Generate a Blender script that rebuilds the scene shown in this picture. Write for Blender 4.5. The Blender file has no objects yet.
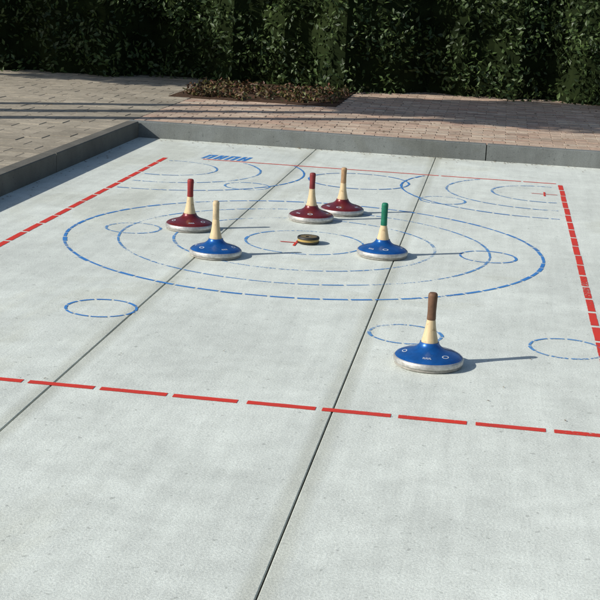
import bpy, bmesh, math, random
from mathutils import Vector, Matrix
random.seed(7)
sc=bpy.context.scene
col=sc.collection

# ---------------- material helpers ----------------
def newmat(name,rough=.7,metal=0.,spec=None):
    m=bpy.data.materials.new(name); m.use_nodes=True
    nt=m.node_tree; b=nt.nodes["Principled BSDF"]
    b.inputs["Roughness"].default_value=rough; b.inputs["Metallic"].default_value=metal
    if spec is not None: b.inputs["Specular IOR Level"].default_value=spec
    return m,nt,b
def N(nt,t,**k):
    n=nt.nodes.new(t)
    for a,v in k.items(): setattr(n,a,v)
    return n
def noise(nt,scale,detail=5,rough=.6,vec=None,dist=0.):
    n=N(nt,"ShaderNodeTexNoise"); n.inputs["Scale"].default_value=scale; n.inputs["Detail"].default_value=detail
    n.inputs["Roughness"].default_value=rough; n.inputs["Distortion"].default_value=dist
    if vec is not None: nt.links.new(vec,n.inputs["Vector"])
    return n.outputs["Fac"]
def ramp(nt,fac,stops):
    r=N(nt,"ShaderNodeValToRGB"); cr=r.color_ramp
    while len(cr.elements)<len(stops): cr.elements.new(.5)
    for e,(p,c) in zip(cr.elements,stops):
        e.position=p; e.color=(c[0],c[1],c[2],1) if len(c)==3 else c
    nt.links.new(fac,r.inputs[0]); return r.outputs[0]
def g(v): return (v,v,v)
def mix(nt,a,b,fac=1.,mode='MULTIPLY'):
    m=N(nt,"ShaderNodeMix",data_type='RGBA',blend_type=mode)
    for s,v in ((0,fac),(6,a),(7,b)):
        if isinstance(v,(int,float)): m.inputs[s].default_value=v
        elif isinstance(v,tuple): m.inputs[s].default_value=(*v[:3],1)
        else: nt.links.new(v,m.inputs[s])
    return m.outputs[2]
def bump(nt,b,h,strength=.3,dist=.01):
    n=N(nt,"ShaderNodeBump"); n.inputs["Strength"].default_value=strength; n.inputs["Distance"].default_value=dist
    nt.links.new(h,n.inputs["Height"]); nt.links.new(n.outputs[0],b.inputs["Normal"])
def objco(nt,scale=(1,1,1)):
    t=N(nt,"ShaderNodeTexCoord"); m=N(nt,"ShaderNodeMapping"); m.inputs["Scale"].default_value=scale
    nt.links.new(t.outputs["Object"],m.inputs[0]); return m.outputs[0]

# concrete slab
def concrete(name,c,var=.12,rough=.85,joints=()):
    m,nt,b=newmat(name,rough,spec=.25); v=objco(nt)
    isl=N(nt,"ShaderNodeNewGeometry").outputs["Random Per Island"]
    base=mix(nt,c,ramp(nt,isl,[(0,(.94,.95,.95)),(1,(1.03,1.03,1.02))]))
    big=noise(nt,1.1,4,.62,v,.6); base=mix(nt,base,ramp(nt,big,[(.3,g(1-var)),(.7,g(1.06))]))
    med=noise(nt,7,4,.75,v); base=mix(nt,base,ramp(nt,med,[(.3,g(.88)),(.7,g(1.07))]))
    st=noise(nt,1.,4,.7,objco(nt,(16,1.0,1))); base=mix(nt,base,ramp(nt,st,[(.35,g(.93)),(.65,g(1.04))]))
    fine=noise(nt,130,2,.85,v); base=mix(nt,base,ramp(nt,fine,[(.32,g(.80)),(.64,g(1.09))]))
    sp=noise(nt,38,1,.5,v); base=mix(nt,base,ramp(nt,sp,[(.69,g(1)),(.76,g(.72))]))
    d=noise(nt,.55,5,.7,objco(nt,(1,.7,1)),1.2); base=mix(nt,base,ramp(nt,d,[(.54,g(1)),(.62,(.93,.92,.89)),(.75,(.87,.86,.83))]))
    if joints:
        sep=N(nt,"ShaderNodeSeparateXYZ"); nt.links.new(objco(nt),sep.inputs[0])
        for j in joints:
            s=N(nt,"ShaderNodeMath",operation='SUBTRACT'); nt.links.new(sep.outputs[0],s.inputs[0]); s.inputs[1].default_value=j
            a=N(nt,"ShaderNodeMath",operation='ABSOLUTE'); nt.links.new(s.outputs[0],a.inputs[0])
            q=N(nt,"ShaderNodeMath",operation='MULTIPLY_ADD'); nt.links.new(med,q.inputs[0]); q.inputs[1].default_value=-.05; nt.links.new(a.outputs[0],q.inputs[2])
            base=mix(nt,base,ramp(nt,q.outputs[0],[(0.,(.84,.83,.80)),(.035,g(1))]))
    nt.links.new(base,b.inputs["Base Color"]); bump(nt,b,fine,.45,.003)
    return m
M_slab=concrete("slab_concrete",(.68,.72,.665),joints=(-.481,.521))
M_kerb=concrete("kerb_concrete",(.19,.205,.20),.3)
M_kerb2=concrete("kerb_dark_concrete",(.15,.145,.125),.35)
# joint dirt
M_dirt,nt,b=newmat("joint_dirt",.95); nt.links.new(ramp(nt,noise(nt,40),[(.3,(.03,.03,.027)),(.7,(.12,.115,.10))]),b.inputs["Base Color"])
M_sand,nt,b=newmat("joint_sand",.95); nt.links.new(ramp(nt,noise(nt,20),[(.3,(.10,.09,.07)),(.7,(.26,.23,.18))]),b.inputs["Base Color"])
# paint
def paint(name,c,wear=(.34,.42),c2=None):
    m,nt,b=newmat(name,.6,spec=.3); v=objco(nt)
    n1=noise(nt,6,2,.5,v)
    nt.links.new(ramp(nt,n1,[(.3,c),(.7,c2 or tuple(x*.8 for x in c))]),b.inputs["Base Color"])
    w=noise(nt,70,4,.8,v); w2=noise(nt,2.2,2,.5,v)
    ad=N(nt,"ShaderNodeMath",operation='MULTIPLY_ADD'); nt.links.new(w2,ad.inputs[0]); ad.inputs[1].default_value=.7
    nt.links.new(w,ad.inputs[2])
    a=ramp(nt,ad.outputs[0],[(wear[0]+.35,g(0)),(wear[1]+.35,g(1))])
    nt.links.new(a,b.inputs["Alpha"]); return m
M_red=paint("red_line_paint",(.68,.04,.02),(.27,.37),(.58,.045,.03))
M_blue=paint("blue_line_paint",(.03,.18,.52),(.31,.44),(.07,.25,.56))
M_bluef=paint("faded_blue_line_paint",(.06,.23,.54),(.37,.52),(.12,.30,.58))

def islandmat(name,stops,rough=.85,bs=60,mort=None):
    m,nt,b=newmat(name,rough,spec=.25); v=objco(nt)
    isl=N(nt,"ShaderNodeNewGeometry").outputs["Random Per Island"]
    c=ramp(nt,isl,stops)
    c=mix(nt,c,ramp(nt,noise(nt,.9,4,.6,v),[(.3,g(.8)),(.7,g(1.1))]))
    c=mix(nt,c,ramp(nt,noise(nt,12,4,.7,v),[(.3,g(.78)),(.7,g(1.12))]))
    f=noise(nt,bs,2,.7,v); c=mix(nt,c,ramp(nt,f,[(.3,g(.85)),(.7,g(1.1))]))
    nt.links.new(c,b.inputs["Base Color"]); bump(nt,b,f,.5,.004); return m
M_brick=islandmat("brick_paver",[(0,(.40,.29,.215)),(.3,(.52,.41,.31)),(.55,(.45,.31,.23)),(.8,(.58,.48,.37)),(1,(.33,.24,.18))])
M_stone=islandmat("stone_paver",[(0,(.34,.30,.23)),(.5,(.42,.37,.285)),(1,(.30,.265,.205))])

def obj_from(name,verts,faces,mats,fm=None,smooth=False,parent=None):
    me=bpy.data.meshes.new(name); me.from_pydata(verts,[],faces)
    for m in mats: me.materials.append(m)
    if fm: me.polygons.foreach_set("material_index",fm)
    if smooth: me.polygons.foreach_set("use_smooth",[True]*len(me.polygons))
    me.update(); o=bpy.data.objects.new(name,me); col.objects.link(o)
    if parent: o.parent=parent
    return o
def box(V,F,x0,x1,y0,y1,z0,z1,bev=0.):
    i=len(V)
    if bev<=0:
        V+= [(x0,y0,z0),(x1,y0,z0),(x1,y1,z0),(x0,y1,z0),(x0,y0,z1),(x1,y0,z1),(x1,y1,z1),(x0,y1,z1)]
        F+= [(i+4,i+5,i+6,i+7),(i,i+1,i+5,i+4),(i+1,i+2,i+6,i+5),(i+2,i+3,i+7,i+6),(i+3,i,i+4,i+7)]
    else:
        c=bev
        V+= [(x0,y0,z0),(x1,y0,z0),(x1,y1,z0),(x0,y1,z0),(x0,y0,z1-c),(x1,y0,z1-c),(x1,y1,z1-c),(x0,y1,z1-c),
             (x0+c,y0+c,z1),(x1-c,y0+c,z1),(x1-c,y1-c,z1),(x0+c,y1-c,z1)]
        F+= [(i+8,i+9,i+10,i+11)]
        for a,bb in ((0,1),(1,2),(2,3),(3,0)):
            F+= [(i+a,i+bb,i+4+bb,i+4+a),(i+4+a,i+4+bb,i+8+bb,i+8+a)]

# ---------------- ground ----------------
M_gr,nt,b=newmat("ground_grass",.95,spec=.1); v=objco(nt)
c=ramp(nt,noise(nt,.6,6,.65,v),[(.3,(.035,.055,.02)),(.6,(.06,.085,.03)),(.75,(.10,.09,.05))])
c=mix(nt,c,ramp(nt,noise(nt,30,4,.8,v),[(.3,g(.6)),(.7,g(1.3))])); nt.links.new(c,b.inputs["Base Color"])
obj_from("ground",[(-400,-400,-.06),(400,-400,-.06),(400,600,-.06),(-400,600,-.06)],[(0,1,2,3)],[M_gr])

# ---------------- court slabs ----------------
XL,XR,YB=-2.015,2.15,11.17
JA,JB=-.481,.521
V=[];F=[]
for x0,x1 in ((XL,JA-.0028),(JA+.0028,JB-.0028),(JB+.0028,XR)):
    box(V,F,x0,x1,-2.5,YB,-.05,0,.002)
court=obj_from("concrete_court",V,F,[M_slab])
V=[];F=[]; box(V,F,XL,XR,-2.5,YB,-.055,-.007)
obj_from("joint_filler",V,F,[M_dirt],parent=court)

# ---------------- markings ----------------
V=[];F=[];FM=[]
Z=.0014
def quad(p,m):
    i=len(V); V.extend([(x,y,Z) for x,y in p]); F.append(tuple(range(i,i+len(p)))); FM.append(m)
def dashline(a,bq,w,dash,gap,m,off=0.):
    a=Vector(a);bq=Vector(bq);d=bq-a;L=d.length;d/=L;n=Vector((-d.y,d.x))*w/2
    t=-off
    while t<L:
        t0=max(t,0);t1=min(t+dash*random.uniform(.97,1.03),L)
        if t1>t0:
            K=max(1,int((t1-t0)/.02)); sh=random.uniform(-.0015,.0015)
            pr=None
            for k in range(K+1):
                c=a+d*(t0+(t1-t0)*k/K); u_=n*(1+random.uniform(-.05,.05)); l_=n*(1+random.uniform(-.05,.05)); o_=Vector((-d.y,d.x))*sh
                cur=(tuple(c-l_+o_),tuple(c+u_+o_))
                if pr: quad([pr[0],cur[0],cur[1],pr[1]],m)
                pr=cur
        t+=dash+gap
def ring(cx,cy,R,w,dash=.11,gap=.014,clip=None,m=1,frm=0,to=360,z=0.):
    global Z
    Z0=Z; Z=Z+z
    a=math.radians(frm); end=math.radians(to)
    while a<end-1e-4:
        a1=min(a+dash*random.uniform(.9,1.1)/R,end); n=4
        ww=w*random.uniform(.75,1.2); rr=R+random.uniform(-.002,.002)
        pts=[a+(a1-a)*k/n for k in range(n+1)]
        for k in range(n):
            q=[(cx+r*math.cos(t),cy+r*math.sin(t)) for r,t in ((rr-ww/2,pts[k]),(rr+ww/2,pts[k]),(rr+ww/2,pts[k+1]),(rr-ww/2,pts[k+1]))]
            if clip is None or all(clip(*p) for p in q): quad(q,m)
        a=a1+gap/R
    Z=Z0
YF,YR=4.382,10.13
dashline((-1.5,YF),(1.5,YF),.036,.235,.028,0,.12)
dashline((1.5,YF+.03),(1.5,YR-.03),.034,.235,.028,0,.1)
dashline((-1.5,YF+.03),(-1.5,YR-.03),.037,.235,.028,0,.1)
dashline((-1.22,YR),(1.47,YR),.026,.6,.012,0)
C=(0.,7.235)
ring(*C,1.306,.020)
for R,w in ((1.02,.0145),(.72,.0145),(.325,.0145)): ring(*C,R,w,m=2)
for x,y,m_ in ((-1.36,5.47,1),(-.63,5.47,1),(.69,5.47,2),(1.36,5.46,2),(1.01,7.22,1),(-.98,7.26,2),(-.66,9.0,2),(.68,9.0,2)): ring(x,y,.152,.014,.07,.011,m=m_,z=.0003)
inside=lambda x,y: abs(x)<1.46 and y<YR-.03
for sx in (-1,1):
    for R in (1.0,.68,.36): ring(sx*1.36,9.58,R,.016,clip=inside,m=1 if R>.9 else 2,z=.0006 if sx<0 else .0009)
ring(.05,9.58,.36,.015,clip=inside,m=1,z=.0012)
Z=.0030
for cx,cy in ((-.04,7.2),(1.37,9.58)):
    dashline((cx-.09,cy),(cx+.09,cy),.013,1,.1,0)
    dashline((cx,cy-.09),(cx,cy-.01),.013,1,.1,0); dashline((cx,cy+.01),(cx,cy+.09),.013,1,.1,0)
Z=.0014
# blue stencilled lettering (illegible in the photograph) at far left
x=-1.25
for k,w in enumerate((.075,.07,.08,.075)):
    y0,y1=YR+.04,YR+.27
    quad([(x,y0),(x+.028,y0),(x+.052,y1),(x+.024,y1)],1)
    quad([(x+w-.032,y0),(x+w-.004,y0),(x+w+.02,y1),(x+w-.008,y1)],1)
    if k%2==0: quad([(x+.053,y1-.05),(x+w-.0135,y1-.05),(x+w-.009,y1),(x+.053,y1)],1)
    else: quad([(x+.041,y0+.09),(x+w-.022,y0+.09),(x+w-.017,y0+.14),(x+.045,y0+.14)],1)
    x+=w+.018
mk=obj_from("court_line_markings",V,F,[M_red,M_blue,M_bluef],FM,parent=court)

# ---------------- kerbs ----------------
V=[];F=[]
KH=.135
xs=[XL-.10,.93,2.4,5.5]
for a,bq in zip(xs[:-1],xs[1:]): box(V,F,a+.004,bq-.004,YB,YB+.09,-.1,KH,.006)
obj_from("concrete_kerb",V,F,[M_kerb])
V=[];F=[]
ys=[-3,-.6,1.8,4.2,6.6,9.0,YB-.004]
for a,bq in zip(ys[:-1],ys[1:]): box(V,F,XL-.10,XL,a+.004,bq-.004,-.1,KH,.006)
obj_from("concrete_kerb",V,F,[M_kerb2])
V=[];F=[]
for a,bq in zip(ys[:-1],ys[1:]): box(V,F,XR,XR+.10,a+.004,bq-.004,-.1,KH,.006)
obj_from("concrete_kerb",V,F,[M_kerb2])

# ---------------- pavings ----------------
def paving(name,x0,x1,y0,y1,lx,ly,mat,hole=None,top=KH-.012,gp=.005,bv=.003):
    V=[];F=[]
    y=y0;r=0
    while y<y1-.02:
        x=x0-(lx*random.uniform(.4,.6) if r%2 else 0)
        t=min(y+ly,y1)
        while x<x1:
            a=max(x,x0);bq=min(x+lx,x1)
            if bq-a>.03 and not(hole and hole((a+bq)/2,(y+t)/2)):
                dz=random.uniform(-.0025,.0025)
                box(V,F,a+gp/2,bq-gp/2,y+gp/2,t-gp/2,top-.05,top+dz,bv)
            x+=lx
        y+=ly;r+=1
    o=obj_from(name,V,F,[mat])
    V=[];F=[];box(V,F,x0,x1,y0,y1,-.05,top-.0065)
    obj_from("joint_sand",V,F,[M_sand],parent=o)
    return o
bed=lambda x,y: -2.35<x<-.62 and y>13.55
paving("brick_paving",XL-.10,6.,YB+.095,16.2,.2,.1,M_brick,hole=bed)
paving("stone_paving",-9,XL-.105,-3,16.2,.30,.20,M_stone,gp=.004)

# ---------------- foliage ----------------
def leafmat(name,c0,c1,c2):
    m,nt,b=newmat(name,.5,spec=.35)
    isl=N(nt,"ShaderNodeNewGeometry").outputs["Random Per Island"]
    c=ramp(nt,isl,[(0,c0),(.5,c1),(1,c2)]); v=objco(nt)
    c=mix(nt,c,ramp(nt,noise(nt,2.2,3,.6,v),[(.3,g(.5)),(.7,g(1.3))]))
    nt.links.new(c,b.inputs["Base Color"])
    return m
M_leaf=leafmat("hedge_leaf",(.022,.04,.012),(.04,.07,.02),(.07,.11,.03))
M_leaf2=leafmat("tree_leaf",(.03,.06,.015),(.05,.09,.02),(.08,.12,.03))
M_plant=leafmat("bed_leaf",(.04,.06,.02),(.13,.05,.03),(.10,.12,.03))
M_bark,nt,b=newmat("bark",.9); nt.links.new(ramp(nt,noise(nt,14,6,.7,objco(nt,(3,3,.6))),[(.3,(.05,.035,.025)),(.7,(.16,.12,.09))]),b.inputs["Base Color"])
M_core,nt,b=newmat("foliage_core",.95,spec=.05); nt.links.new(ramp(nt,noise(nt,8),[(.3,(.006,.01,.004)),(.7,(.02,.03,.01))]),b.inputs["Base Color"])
def leaf(V,F,p,s,rng,up=.4):
    n=Vector((rng.gauss(0,1),rng.gauss(0,1),rng.gauss(0,1)+up)).normalized()
    t=n.orthogonal().normalized(); t=Matrix.Rotation(rng.uniform(0,6.28),3,n)@t; u=n.cross(t)
    L=s*rng.uniform(.7,1.3);W=L*.5; i=len(V); p=Vector(p)
    V.extend([tuple(p-t*L*.5),tuple(p+u*W*.5-t*L*.05+n*L*.06),tuple(p+t*L*.5),tuple(p-u*W*.5-t*L*.05+n*L*.06)]); F.append((i,i+1,i+2,i+3))
# hedge
rng=random.Random(3)
def hsurf(x): return 15.55+.22*math.sin(x*1.7)+.15*math.sin(x*4.1+1)+.1*math.sin(x*9.3)
def htop(x): return 1.75+.14*math.sin(x*1.3+2)+.08*math.sin(x*5.2)
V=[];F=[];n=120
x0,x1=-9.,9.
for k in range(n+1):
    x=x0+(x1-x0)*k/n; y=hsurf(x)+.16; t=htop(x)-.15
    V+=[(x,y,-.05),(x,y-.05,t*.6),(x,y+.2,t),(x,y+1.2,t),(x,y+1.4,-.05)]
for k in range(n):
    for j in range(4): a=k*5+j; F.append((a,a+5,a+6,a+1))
nc=len(F)
for k in range(38000):
    x=rng.uniform(x0,x1); t=htop(x)
    if rng.random()<.78:
        z=rng.uniform(.05,t); y=hsurf(x)+.12*math.sin(z*7+x*3)-.04+rng.expovariate(9)+(.25*max(0,z/t-.75)*4*.5)
    else:
        z=t+rng.gauss(0,.05); y=hsurf(x)+rng.uniform(.1,1.4)
    leaf(V,F,(x,y,z),.07,rng,.3)
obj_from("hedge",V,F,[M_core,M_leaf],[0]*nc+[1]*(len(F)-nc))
# planting bed soil + plants
M_soil,nt,b=newmat("soil",.95,spec=.1); nt.links.new(ramp(nt,noise(nt,25,6,.8,objco(nt)),[(.3,(.025,.018,.012)),(.7,(.12,.07,.045))]),b.inputs["Base Color"]); bump(nt,b,noise(nt,25),.8,.02)
V=[];F=[];box(V,F,-2.35,-.62,13.55,15.9,-.05,KH-.004)
obj_from("planting_bed",V,F,[M_soil])
V=[];F=[]
for k in range(60):
    cx=rng.uniform(-2.3,-.68);cy=rng.uniform(13.62,15.2);r=rng.uniform(.05,.13)
    for q in range(55):
        d=Vector((rng.gauss(0,1),rng.gauss(0,1),abs(rng.gauss(0,1)))).normalized()*r*rng.uniform(.4,1)
        leaf(V,F,(cx+d.x,cy+d.y,KH+d.z*.9),.045,rng)
obj_from("ground_cover_plants",V,F,[M_plant])

# fallen leaf litter, mostly along the kerbs
M_lit=leafmat("dry_leaf",(.10,.06,.03),(.17,.11,.05),(.24,.18,.09))
V=[];F=[]
def flat(x,y,z,s):
    a=rng.uniform(0,6.28);i=len(V);c,sn=math.cos(a),math.sin(a)
    for px,py,pz in ((-s,0,0),(0,-.4*s,.25*s),(s,0,.1*s),(0,.4*s,.3*s)): V.append((x+px*c-py*sn,y+px*sn+py*c,z+pz))
    F.append((i,i+1,i+2,i+3))
for k in range(170): flat(rng.uniform(-1.9,2.0),YB-.015-rng.expovariate(14),.003,rng.uniform(.006,.013))
for k in range(60): flat(XL+.015+rng.expovariate(14),rng.uniform(5,11),.003,rng.uniform(.006,.013))
for k in range(40): flat(rng.uniform(-1.9,2.0),rng.uniform(4,11),.003,rng.uniform(.004,.008))
for k in range(350): flat(rng.uniform(-2.1,4.5),rng.uniform(11.3,15.4),KH-.008,rng.uniform(.008,.02))
for k in range(250): flat(rng.uniform(-5,-2.2),rng.uniform(6,15.4),KH-.008,rng.uniform(.007,.018))
obj_from("leaf_litter",V,F,[M_lit])

# trees left (out of frame, shade the rear pavement)
def tree(x,y,h,cr,seed,cz):
    rng=random.Random(seed); V=[];F=[];FM=[]
    def limb(a,bq,r0,r1,seg=8,n=5):
        a=Vector(a);bq=Vector(bq);prev=None
        d=(bq-a).normalized();u=d.orthogonal().normalized();w=d.cross(u)
        for k in range(n+1):
            t=k/n;c=a.lerp(bq,t)+Vector((rng.gauss(0,.02),rng.gauss(0,.02),0))*(0 if k in(0,n) else 1);r=r0+(r1-r0)*t
            ids=[]
            for s in range(seg):
                an=6.2832*s/seg; V.append(tuple(c+u*math.cos(an)*r+w*math.sin(an)*r)); ids.append(len(V)-1)
            if prev:
                for s in range(seg): F.append((prev[s],prev[(s+1)%seg],ids[(s+1)%seg],ids[s]));FM.append(0)
            prev=ids
    limb((x,y,-.05),(x+.05,y,cz-.6*cr),.12,.08,12,8)
    cl=[]
    for k in range(18):
        d=Vector((rng.gauss(0,1),rng.gauss(0,1),rng.gauss(0,.7))).normalized()*cr*rng.uniform(.45,.85)
        c=Vector((x,y,cz))+d; cl.append((c,cr*rng.uniform(.28,.45)))
        limb((x+.05,y,cz-.6*cr-.1+.05*k*.3),tuple(c),.05,.012)
    cl.append((Vector((x,y,cz)),cr*.5))
    for c,r in cl:
        for q in range(int(3000*r*r)+150):
            d=Vector((rng.gauss(0,1),rng.gauss(0,1),rng.gauss(0,1))).normalized()*r*rng.random()**.4
            leaf(V,F,c+d,.12,rng);FM.append(1)
    return obj_from("broadleaf_tree",V,F,[M_bark,M_leaf2],FM)
for sx,sy,cz,cr,sd in ((.7,14.45,4.3,1.15,1),(3.0,14.5,5.9,1.45,2),(1.9,14.5,5.1,1.1,4),(-3.0,15.9,3.4,1.0,3)):
    tree(sx-1.43*cz,sy-.83*cz,cz,cr,sd,cz)

# ---------------- ice stocks ----------------
def body_paint(name,c):
    m,nt,b=newmat(name,.28,.35); v=objco(nt)
    cc=mix(nt,c,ramp(nt,noise(nt,30,5,.7,v),[(.3,g(.75)),(.7,g(1.1))]))
    sc_=noise(nt,90,4,.8,objco(nt,(1,1,6))); cc=mix(nt,cc,ramp(nt,sc_,[(.66,g(0)),(.71,g(.3))]),1.,'ADD')
    nt.links.new(cc,b.inputs["Base Color"])
    nt.links.new(ramp(nt,noise(nt,20,4,.6,v),[(.3,g(.22)),(.7,g(.45))]),b.inputs["Roughness"])
    b.inputs["Coat Weight"].default_value=.3
    return m
M_bblue=body_paint("blue_enamel",(.008,.10,.36)); M_bred=body_paint("red_enamel",(.17,.018,.022))
M_steel,nt,b=newmat("scuffed_steel",.42,.6); nt.links.new(ramp(nt,noise(nt,35,5,.75,objco(nt)),[(.3,(.33,.32,.30)),(.7,(.66,.65,.62))]),b.inputs["Base Color"])
M_plate,nt,b=newmat("grey_running_plate",.6); nt.links.new(ramp(nt,noise(nt,30,5,.7,objco(nt)),[(.3,(.17,.16,.14)),(.7,(.42,.40,.36))]),b.inputs["Base Color"])
M_white,nt,b=newmat("white_print",.5); b.inputs["Base Color"].default_value=(.50,.56,.64,1)
def wood(name,c):
    m,nt,b=newmat(name,.5,spec=.4); w=noise(nt,18,5,.65,objco(nt,(2.5,2.5,.25)),.8)
    cc=ramp(nt,w,[(.3,tuple(x*.7 for x in c)),(.7,tuple(min(1,x*1.08) for x in c))])
    cc=mix(nt,cc,ramp(nt,noise(nt,45,4,.7,objco(nt)),[(.28,(.55,.48,.40)),(.42,g(1))]))
    nt.links.new(cc,b.inputs["Base Color"]); return m
M_wood=wood("pale_wood",(.62,.48,.28))
def grip(name,c):
    m,nt,b=newmat(name,.6,spec=.3); w=noise(nt,40,5,.7,objco(nt,(1,1,.5)))
    nt.links.new(ramp(nt,w,[(.3,tuple(x*.55 for x in c)),(.7,tuple(x*1.2 for x in c))]),b.inputs["Base Color"]); bump(nt,b,w,.3,.002); return m
G={"brown":grip("brown_grip",(.16,.085,.05)),"green":grip("green_grip",(.01,.17,.10)),"red":grip("red_grip",(.27,.03,.03)),"dred":grip("dark_red_grip",(.20,.03,.03)),"tan":grip("tan_grip",(.58,.46,.29)),"ochre":grip("ochre_grip",(.44,.28,.15))}
def lathe(name,prof,mats,pm,parent,seg=72):
    V=[];F=[];FM=[]
    for r,z in prof:
        for s in range(seg):
            a=6.28318530718*s/seg; V.append((r*math.cos(a),r*math.sin(a),z))
    for k in range(len(prof)-1):
        for s in range(seg):
            a=k*seg+s;bq=k*seg+(s+1)%seg; F.append((a,bq,bq+seg,a+seg));FM.append(pm[k])
    F.append(tuple((len(prof)-1)*seg+s for s in range(seg)));FM.append(pm[-1])
    F.append(tuple(reversed(range(seg))));FM.append(pm[0])
    o=obj_from(name,V,F,mats,FM,True,parent)
    es=o.modifiers.new("es",'EDGE_SPLIT'); es.split_angle=math.radians(38)
    return o
BP=[(.128,.0),(.131,.002),(.131,.010),(.1335,.0115),(.136,.014),(.1365,.028),(.134,.032),(.131,.0335),(.127,.039),(.115,.045),(.098,.0505),(.080,.056),(.062,.0625),(.050,.070),(.042,.078),(.038,.086),(.037,.090)]
BM=[0,0,0,1,1,1,1,2,2,2,2,2,2,2,2,2]
def bz(r):
    for (r0,z0),(r1,z1) in zip(BP[7:-1],BP[8:]):
        if r1<=r<=r0: return z0+(z1-z0)*(r0-r)/(r0-r1)
    return .04
def ice_stock(x,y,bodym,gripm,rot,lean=(0,0),gtop=.019,woodtop=.18):
    e=bpy.data.objects.new("ice_stock",None); col.objects.link(e); e.location=(x,y,.0022); e.rotation_euler=(0,0,math.radians(rot)); e.empty_display_size=.1
    lathe("body",BP,[M_plate,M_steel,bodym],BM,e)
    h=lathe("handle",[(.033,.088),(.0325,.094),(.030,.104),(.025,.125),(.0205,.150),(.0175,woodtop-.004),(.0165,woodtop)],[M_wood],[0]*6,e,40)
    wt=woodtop
    gr=lathe("grip",[(.0165,wt+.0005),(.0175,wt+.003),(.0165,wt+.03),(gtop-.001,wt+.065),(gtop,.272),(gtop-.001,.280),(gtop-.005,.285),(.006,.2865)],[gripm],[0]*7,e,40)
    for o in (h,gr): o.rotation_euler=(math.radians(lean[0]),math.radians(lean[1]),0)
    V=[];F=[]
    def patch(a0,a1,r0,r1,n=3):
        for k in range(n):
            t0=a0+(a1-a0)*k/n;t1=a0+(a1-a0)*(k+1)/n;i=len(V)
            for r,t in ((r0,t0),(r1,t0),(r1,t1),(r0,t1)): V.append((r*math.cos(t),r*math.sin(t),bz(r)+.0012))
            F.append((i,i+1,i+2,i+3))
    for base in (0,math.pi*.66,math.pi*1.33):
        a=base
        for k in range(6):
            w=.055; patch(a,a+w*.28,.096,.107,1)
            if k%2: patch(a+w*.28,a+w*.75,.104,.107,1)
            else: patch(a+w*.45,a+w*.72,.096,.106,1)
            a+=w
        c=base+.95
        for k in range(10):
            t0=6.283*k/10;t1=6.283*(k+1)/10;i=len(V)
            for rr,t in ((.68,t0),(1,t0),(1,t1),(.68,t1)):
                r=.096+.010*rr*math.sin(t); an=c+.17*rr*math.cos(t); V.append((r*math.cos(an),r*math.sin(an),bz(r)+.0012))
            F.append((i,i+1,i+2,i+3))
    obj_from("printed_mark",V,F,[M_white],parent=e)
    return e
ice_stock(.81,5.05,M_bblue,G["brown"],-100,(0,0),.0185,.178)
ice_stock(-.39,6.71,M_bblue,G["tan"],-60,(.6,-1.5),.0172,.19)
ice_stock(.45,7.03,M_bblue,G["green"],-130,(-.5,.8),.0178,.165)
ice_stock(-.68,7.36,M_bred,G["red"],-80,(0,1.5),.0185,.185)
ice_stock(-.06,7.91,M_bred,G["dred"],-20,(0,-.5),.0185,.19)
ice_stock(.09,8.22,M_bred,G["ochre"],-150,(0,0),.018,.19)

# ---------------- target puck ----------------
M_rub,nt,b=newmat("black_rubber",.6); b.inputs["Base Color"].default_value=(.018,.017,.015,1)
M_yel,nt,b=newmat("ochre_band",.6); nt.links.new(ramp(nt,noise(nt,60),[(.3,(.30,.20,.05)),(.7,(.5,.36,.12))]),b.inputs["Base Color"])
M_top,nt,b=newmat("olive_top",.6); nt.links.new(ramp(nt,noise(nt,40),[(.3,(.10,.075,.03)),(.7,(.22,.16,.07))]),b.inputs["Base Color"])
pe=lathe("target_puck",[(.055,0),(.0595,.003),(.061,.006),(.061,.013),(.0585,.0145),(.0585,.0235),(.061,.025),(.061,.033),(.058,.037),(.05,.038),(.048,.0355),(.016,.0355),(.013,.03)],[M_rub,M_yel,M_top],[0,0,0,1,1,1,0,0,0,0,2,0,0],None,64)
pe.location=(.025,7.21,.0034)

# ---------------- camera ----------------
h,pt,yw,ro,f,cx0=1.473,.242,-.138,.050,1346.,.997
fw=Vector((math.sin(yw)*math.cos(pt),math.cos(yw)*math.cos(pt),-math.sin(pt)))
rt=Vector((math.cos(yw),-math.sin(yw),0)); up=rt.cross(fw)
r2=rt*math.cos(ro)+up*math.sin(ro); u2=-rt*math.sin(ro)+up*math.cos(ro)
cam=bpy.data.cameras.new("camera"); co=bpy.data.objects.new("camera",cam); col.objects.link(co)
M=Matrix((( r2.x,u2.x,-fw.x,cx0),(r2.y,u2.y,-fw.y,0),(r2.z,u2.z,-fw.z,h),(0,0,0,1))); co.matrix_world=M
cam.sensor_width=36; cam.lens=f*36/600; cam.clip_end=2000; cam.clip_start=.05
sc.camera=co

# ---------------- light ----------------
el=math.radians(31); az=math.radians(30)  # light travels toward +X,+Y (az from +X)
L=Vector((math.cos(az)*math.cos(el),math.sin(az)*math.cos(el),-math.sin(el)))
sun=bpy.data.lights.new("sun",'SUN'); sun.energy=5.0; sun.angle=math.radians(.5); sun.color=(1,.955,.88)
so=bpy.data.objects.new("sun",sun); col.objects.link(so); so.rotation_euler=L.to_track_quat('-Z','Y').to_euler()
w=bpy.data.worlds.new("World"); sc.world=w; w.use_nodes=True; nt=w.node_tree
sk=nt.nodes.new("ShaderNodeTexSky"); sk.sky_type='NISHITA'; sk.sun_disc=False; sk.sun_elevation=el
S=-L; sk.sun_rotation=math.atan2(S.x,S.y)
bg=nt.nodes["Background"]; bg.inputs[1].default_value=.10; nt.links.new(sk.outputs[0],bg.inputs[0])
sc.view_settings.view_transform='Standard'; sc.view_settings.look='None'; sc.view_settings.exposure=0
